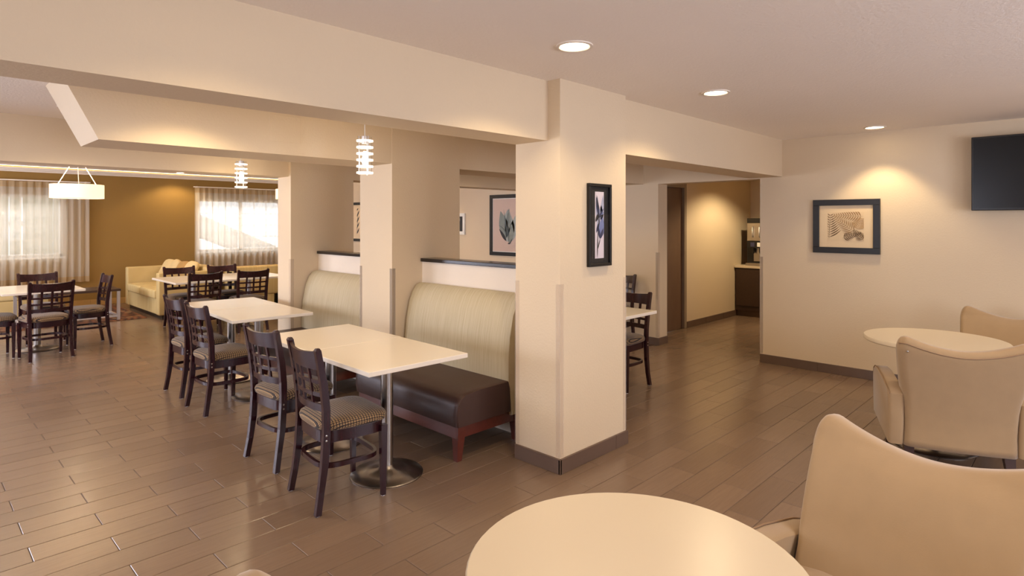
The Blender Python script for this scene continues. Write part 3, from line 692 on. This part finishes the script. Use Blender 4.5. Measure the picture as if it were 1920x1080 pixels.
# ================================================================== PICTURES
def leaf_poly(p, q, w, n=8, bend=0):
    p, q = Vector(p), Vector(q); d = q-p; nrm = Vector((-d.y, d.x)).normalized(); L, Rr = [], []
    for i in range(n+1):
        s = i/n; c = p+d*s+nrm*(bend*math.sin(PI*s)); ww = w*math.sin(PI*min(1, s**.8))*.5+w*.02
        L.append(c+nrm*ww); Rr.append(c-nrm*ww)
    return L+Rr[::-1]
def picture(name, label, pos, rz, w, h, fw, matw, frame_mat, paper, inks, glass=True):
    """local x right, z up, viewer at -y; inks = list of (material, polygons in metres from the paper centre)"""
    t = thing(name, label, 'picture', pos, rz)
    bm = bmesh.new(); d0 = -.028
    for b in ((-w/2, w/2, d0, 0, -h/2, -h/2+fw), (-w/2, w/2, d0, 0, h/2-fw, h/2), (-w/2, -w/2+fw, d0, 0, -h/2+fw, h/2-fw), (w/2-fw, w/2, d0, 0, -h/2+fw, h/2-fw)): box(bm, *b, bev=.002, seg=1)
    to_obj('frame', bm, frame_mat, t)
    to_obj('mat_board', B(-w/2+fw-.002, w/2-fw+.002, -.012, -.004, -h/2+fw-.002, h/2-fw+.002), matw[1], t)
    aw, ah = w/2-fw-matw[0], h/2-fw-matw[0]*matw[2]
    pr = to_obj('print', B(-aw, aw, -.0135, -.012, -ah, ah), paper, t)
    for k, (mt, polys) in enumerate(inks):
        bm = bmesh.new(); y = -.0142-.0006*k
        for P in polys:
            P = [(max(-aw, min(aw, p[0])), max(-ah, min(ah, p[1]))) for p in P]
            f = [bm.verts.new((p[0], y, p[1])) for p in P]
            try: bm.faces.new(f)
            except ValueError: pass
        to_obj('leaf_motif', bm, mt, pr)
    if glass: to_obj('glazing', B(-w/2+fw, w/2-fw, -.0215, -.02, -h/2+fw, h/2-fw), 'art_glass', t)
    return t
ik = {n: ink('ink_'+n, c) for n, c in dict(brown=(104, 78, 48), tan=(160, 124, 80), pale=(196, 160, 112), black=(30, 30, 36), navy=(50, 54, 86), blue=(112, 122, 168), mist=(170, 172, 196), sage=(136, 144, 136), slate=(92, 102, 102), fog=(166, 172, 166)).items()}
paper_cream = simple('cream_paper', (232, 208, 170), .7, .02); paper_print = simple('fern_paper', (229, 204, 165), .7, .04, 30)
paper_lav = simple('lavender_paper', (216, 206, 214), .7, .04, 12); paper_pink = simple('blush_paper', (214, 188, 172), .7, .03, 4); paper_white = simple('white_paper', (232, 226, 216), .7)
black_mat = simple('black_mat_board', (16, 13, 13), .6, .05)
def frond(p, q, n, ll, w, bend=0):
    p, q = Vector(p), Vector(q); d = q-p; nr = Vector((-d.y, d.x)).normalized(); out = [leaf_poly(p, q, .004, 8, bend)]
    for i in range(1, n):
        s = i/n; c = p+d*s+nr*bend*math.sin(PI*s); l = ll*(1-s*.85)
        for sg in (-1, 1):
            e = c+(d.normalized()*.75+nr*sg).normalized()*l; out.append(leaf_poly(c, e, w*(1-.4*s), 5, sg*l*.06))
    return out
ferns = [(ik['brown'], frond((-.155, -.135), (-.14, .135), 11, .15, .012)), (ik['tan'], frond((.16, .10), (-.12, .115), 13, .085, .011)), (ik['tan'], frond((.085, -.06), (-.11, .10), 12, .10, .010)),
         (ik['pale'], frond((.10, -.04), (.15, .09), 8, .10, .014)), (ik['brown'], frond((-.03, -.12), (.15, -.06), 11, .06, .010)), (ik['brown'], frond((.165, -.14), (.07, -.03), 9, .07, .010))]
picture('fern_picture', 'black-framed brown fern print on the cream wall beside the television', (XW, 1.815, 1.511), -PI/2, .612, .545, .060, (.081, paper_cream, .81), 'black_frame', paper_print, ferns)
fl = [(ik['mist'], [leaf_poly((.0, -.06), (.02, .13), .075), leaf_poly((.02, .02), (.04, .2), .04), leaf_poly((-.02, .03), (-.025, .19), .04)]),
      (ik['blue'], [leaf_poly((.008, -.085), (.034, .05), .07), leaf_poly((.0, .05), (.045, .085), .022)]),
      (ik['navy'], [leaf_poly((.004, -.09), (-.02, -.005), .022), leaf_poly((.008, -.09), (.042, -.02), .024), leaf_poly((-.008, .06), (-.038, .185), .03), leaf_poly((-.002, .06), (.044, .11), .014), leaf_poly((-.036, -.05), (.0, .03), .02)]),
      (ik['black'], [leaf_poly((-.026, -.215), (-.02, -.03), .008), leaf_poly((-.022, -.16), (.008, -.085), .008), leaf_poly((-.014, -.02), (.0, .08), .009), leaf_poly((-.016, .10), (-.034, .2), .012), leaf_poly((0, .055), (.046, .07), .012), leaf_poly((-.044, .02), (-.014, .085), .018)])]
picture('flower_picture', 'narrow black-framed blue flower print on the near pillar', (3.247, Y1, 1.536), 0, .245, .545, .02, (.054, black_mat, .6), 'black_frame', paper_lav, fl)
tul = [(ik['fog'], [leaf_poly((.02, -.26), (.03, .24), .30), leaf_poly((.1, -.26), (.2, .15), .16)]), (ik['sage'], [leaf_poly((.0, -.2), (-.13, .22), .20), leaf_poly((.01, -.2), (.06, .26), .12), leaf_poly((.07, -.28), (.12, .02), .13)]),
       (ik['slate'], [leaf_poly((.03, -.2), (-.06, .25), .02), leaf_poly((.03, -.2), (.04, .26), .018), leaf_poly((.02, -.18), (-.17, .0), .02, 8, -.03), leaf_poly((.05, -.28), (.06, -.05), .02)]),
       (ik['black'], [leaf_poly((.0, -.25), (-.16, -.06), .055), leaf_poly((.03, -.29), (.10, -.28), .02), leaf_poly((.07, -.3), (.14, -.2), .012)])]
picture('tulip_picture', 'large black-framed grey-green flower print on the aisle wall', (XW, 6.645, 1.505), -PI/2, .745, .966, .058, (.012, paper_white, 1), 'black_frame', paper_pink, tul)
sm = [(ik['fog'], [leaf_poly((-.01, -.1), (-.02, .12), .03), leaf_poly((0, .02), (.02, .1), .02)])]
picture('small_picture', 'small white-framed dark print left of the large flower print', (XW, 7.78, 1.522), -PI/2, .30, .362, .05, (.005, paper_white, 1), 'plate_white', ik['black'], sm, False)
br = [(ik['black'], [leaf_poly((-.12, -.25+.12*i), (-.02, -.12+.12*i), .035) for i in range(5)]+[leaf_poly((-.12, -.3), (-.07, .32), .012)])]
picture('leaf_picture', 'black-framed leaf print glimpsed past the middle pillar', (XW, 10.92, 1.557), -PI/2, .63, .81, .055, (.09, paper_cream, .8), 'black_frame', paper_cream, br)

# ================================================================== TELEVISION
t = thing('television', 'black flat television on the wall at the right edge', 'television', (XW, .225, 1.976), -PI/2)
w, h = 1.124, .642
to_obj('housing', B(-w/2, w/2, -.125, -.08, -h/2, h/2, bev=.006), 'plastic', t)
to_obj('screen', B(-w/2+.014, w/2-.014, -.1265, -.124, -h/2+.022, h/2-.014), 'screen', t)
to_obj('wall_mount', multi([(-.2, .2, -.02, 0, -.2, .2), (-.05, .05, -.08, -.02, -.12, .12)]), 'plastic', t)

# ================================================================== FAR SEATING AREA
def sofa(name, lab, loc, rz, L, D, arms=(1, 1), seatz=.46, armz=.74, backz=.80):
    """faces local -x; front edge at x=0, runs along +y"""
    t = thing(name, lab, 'sofa', loc, rz); aw = .16
    y0, y1 = (aw if arms[0] else 0), (L-aw if arms[1] else L)
    to_obj('base', B(.02, D-.02, .01, L-.01, .07, .32, bev=.01), 'sofa', t)
    to_obj('plinth', B(.06, D-.05, .05, L-.05, 0, .07), 'plastic', t)
    n = max(1, round((y1-y0)/.85))
    for i in range(n):
        a, b = y0+(y1-y0)*i/n, y0+(y1-y0)*(i+1)/n
        to_obj('seat_cushion', B(-.02, D-.2, a+.003, b-.003, .32, seatz, bev=.03, seg=3), 'sofa', t, 'auto')
    to_obj('backrest', B(D-.22, D, 0, L, .3, backz, bev=.03, seg=3), 'sofa', t, 'auto')
    if arms[0]: to_obj('arm', B(0, D-.02, 0, aw, .07, armz, bev=.02, seg=3), 'sofa', t, 'auto')
    if arms[1]: to_obj('arm', B(0, D-.02, L-aw, L, .07, armz, bev=.02, seg=3), 'sofa', t, 'auto')
    return t
sofa('sofa', 'yellow striped sofa with cushions between the two curtained windows', (2.885, 10.62, 0), 0, 2.0, .95)
sofa('loveseat', 'yellow upholstered seat with its back to the far double table', (4.76, 11.2, 0), -PI/2, .85, .85)
bpy.data.objects['loveseat'].location = (3.9, 11.15, 0)
t = sofa('slipper_chair', 'yellow armless seat behind the far left table', (1.70, 11.95, 0), PI, .8, .95, (0, 0), .45, .6, .76)
t.location = (1.70, 12.75, .0125)
def pillow(x, y, z, rot, s, lab, mat='pillow'):
    bm = bmesh.new(); n = 36; rings = []
    for k, q in ((.0, 1), (.5, .85), (.8, .55), (.95, .25), (1, 0)): pass
    for zz in (-1, -.75, -.4, 0, .4, .75, 1):
        r = math.sqrt(max(0, 1-abs(zz)**2.2)); rings.append([(px_*(.55+.45*r), py_*(.55+.45*r), zz*s*.16) for px_, py_ in superell(s/2, s/2, n, 4)])
    o = to_obj('throw_pillow', loft(bm, rings), mat, None, True); o.location = (x, y, z); o.rotation_euler = rot
    return tag(o, lab, 'pillow', 'throw pillows on the yellow sofa')
pillow(3.46, 12.24, .70, (0, -1.1, .1), .37, 'cream throw pillow leaning at the far end of the yellow sofa')
pillow(3.44, 11.8, .715, (.15, -1.05, -.2), .37, 'cream throw pillow second from the far end of the yellow sofa')
pillow(3.45, 11.4, .70, (-.1, -1.1, .2), .37, 'ochre throw pillow in the middle of the yellow sofa', 'pillow_brown')
pillow(3.46, 11.02, .72, (.1, -1.05, 0), .37, 'cream throw pillow at the near end of the yellow sofa')

t = thing('coffee_table', 'dark-topped coffee table with square chrome legs before the yellow sofa', 'table', (0, 0, 0))
x0, x1, y0, y1, h = 1.2, 2.47, 11.05, 11.65, .5
to_obj('table_top', B(x0, x1, y0, y1, h-.035, h, bev=.003), 'dark_wood', t)
for x in (x0+.01, x1-.05):
    for y in (y0+.01, y1-.05): to_obj('leg', B(x, x+.04, y, y+.04, .0125, h-.035), 'chrome', t)
for x in (x0+.015, x1-.045): to_obj('stretcher', B(x, x+.03, y0+.05, y1-.05, .06, .09), 'chrome', t)
for y in (y0+.015, y1-.045): to_obj('stretcher', B(x0+.05, x1-.05, y, y+.03, .06, .09), 'chrome', t)
t = thing('end_table', 'dark-topped metal-legged end table left of the far pillar', 'table', (0, 0, 0))
x0, x1, y0, y1, h = 4.8, 5.4, 9.95, 10.5, .62
to_obj('table_top', B(x0, x1, y0, y1, h-.03, h, bev=.003), 'dark_wood', t); to_obj('shelf', B(x0+.04, x1-.04, y0+.04, y1-.04, .2, .22), 'dark_wood', t)
for x in (x0+.01, x1-.05):
    for y in (y0+.01, y1-.05): to_obj('leg', B(x, x+.04, y, y+.04, 0, h-.03), 'chrome', t)
tag(to_obj('area_rug', B(-.6, 2.83, 11.02, 13.2, .0005, .012, bev=.003, seg=1), 'rug'), 'brown patterned rug under the coffee table', 'rug')

def curtain(x0, x1, lab, labr):
    ry = YF-.09; zt, zb = 2.262, .46
    t = thing('sheer_curtain', lab, 'curtain', ((x0+x1)/2, ry, 0))
    W_ = x1-x0; n = int(W_/.012); pl = .125
    def off(x, z):
        g = .35+.65*min(1, (zt-z)/.5); return .028*g*math.sin(2*PI*x/pl+1.3*math.sin(x*3.1))+.010*g*math.sin(2*PI*x/.052)
    def sheet(za, zb_, rows, dy=0):
        bm = bmesh.new(); V = []
        for r in range(rows+1):
            z = za+(zb_-za)*r/rows; V.append([bm.verts.new((-W_/2+W_*i/n, off(W_*i/n, z)+dy, z)) for i in range(n+1)])
        for r in range(rows):
            for i in range(n): bm.faces.new((V[r][i], V[r][i+1], V[r+1][i+1], V[r+1][i]))
        return bm
    to_obj('sheer_panel', sheet(zt-.1, zb+.1, 8), 'sheer', t, True)
    to_obj('pleated_heading', sheet(zt, zt-.1, 2), 'sheer_band', t, True)
    to_obj('hem', sheet(zb+.1, zb, 2), 'sheer_band', t, True)
    r = thing('curtain_rod', labr, 'curtain rod', ((x0+x1)/2, ry, 2.28))
    bm = bmesh.new(); tube(bm, [(-W_/2-.02, 0, 0), (W_/2+.02, 0, 0)], .012); to_obj('rod', bm, 'crown', r, 'auto')
    for x in (-W_/2+.05, W_/2-.05): to_obj('bracket', B(x-.01, x+.01, 0, .09, -.015, .015), 'crown', r)
curtain(-.1, 2.467, 'pleated sheer curtain over the left window', 'white rod above the left sheer curtain')
curtain(4.274, 6.3, 'pleated sheer curtain over the right window', 'white rod above the right sheer curtain')

# ================================================================== DRINK STATION
t = thing('service_counter', 'dark counter with pale top at the end of the corridor', 'counter', (0, 0, 0))
to_obj('cabinet', B(9.72, 10.35, 2.2, 4.295, .1, .80), 'dark_wood', t); to_obj('toe_kick', B(9.78, 10.35, 2.2, 4.295, 0, .1), 'base_tile', t)
to_obj('counter_top', B(9.69, 10.355, 2.2, 4.305, .80, .84, bev=.004), 'cream_top', t)
for y in (2.25, 2.94, 3.62): to_obj('cabinet_door', B(9.705, 9.72, y, y+.66, .18, .78, bev=.003), 'dark_wood', t)
t = thing('drink_dispenser', 'steel and black drink dispenser standing on the corridor counter', 'drink dispenser', (9.74, 3.87, .84), -PI/2)
# local: x right (-Y world), viewer at -y
to_obj('body', B(-.29, .29, .12, .5, .0, .73, bev=.006), 'plastic', t)
to_obj('top_cap', B(-.25, .29, .02, .48, .70, .775, bev=.006), 'plastic', t)
to_obj('steel_panel', B(-.25, .29, .03, .13, .405, .70, bev=.004), 'steel', t)
to_obj('valve_panel', B(-.25, .29, .02, .13, .29, .402, bev=.004), 'plastic', t)
to_obj('splash_back', B(-.17, .25, .105, .125, .07, .29), 'steel', t)
to_obj('drip_tray', B(-.25, .29, -.03, .15, 0, .045, bev=.004), 'steel', t)
for k, x in enumerate((-.155, -.045, .065, .175)):
    bm = bmesh.new(); tube(bm, [(x, .03, .47), (x, .005, .48), (x, .005, .63), (x, .03, .64)], .009, 8); to_obj('dispense_handle', bm, 'chrome', t, True)
    b = to_obj('flavour_button', B(x-.035, x+.035, .01, .022, .31, .38, bev=.004), (M['pillow_brown'], simple('red_badge', (120, 40, 50), .4), simple('blue_badge', (60, 60, 90), .4), M['plate_white'])[(k+2) % 4], t)
    bm = bmesh.new(); lathe(bm, [(.012, .2), (.02, .23), (.024, .29)], 12, (x, .06, 0)); to_obj('nozzle', bm, 'plastic', t, 'auto')
c = thing('paper_cup_stack', 'white paper cups on top of the drink dispenser', 'cups', (9.92, 3.92, 1.615))
for k in range(3):
    bm = bmesh.new(); lathe(bm, [(.032, .015*k), (.045, .015*k+.085), (.042, .015*k+.085), (.03, .015*k+.004)], 20); to_obj('cup', bm, 'plate_white', c, 'auto')
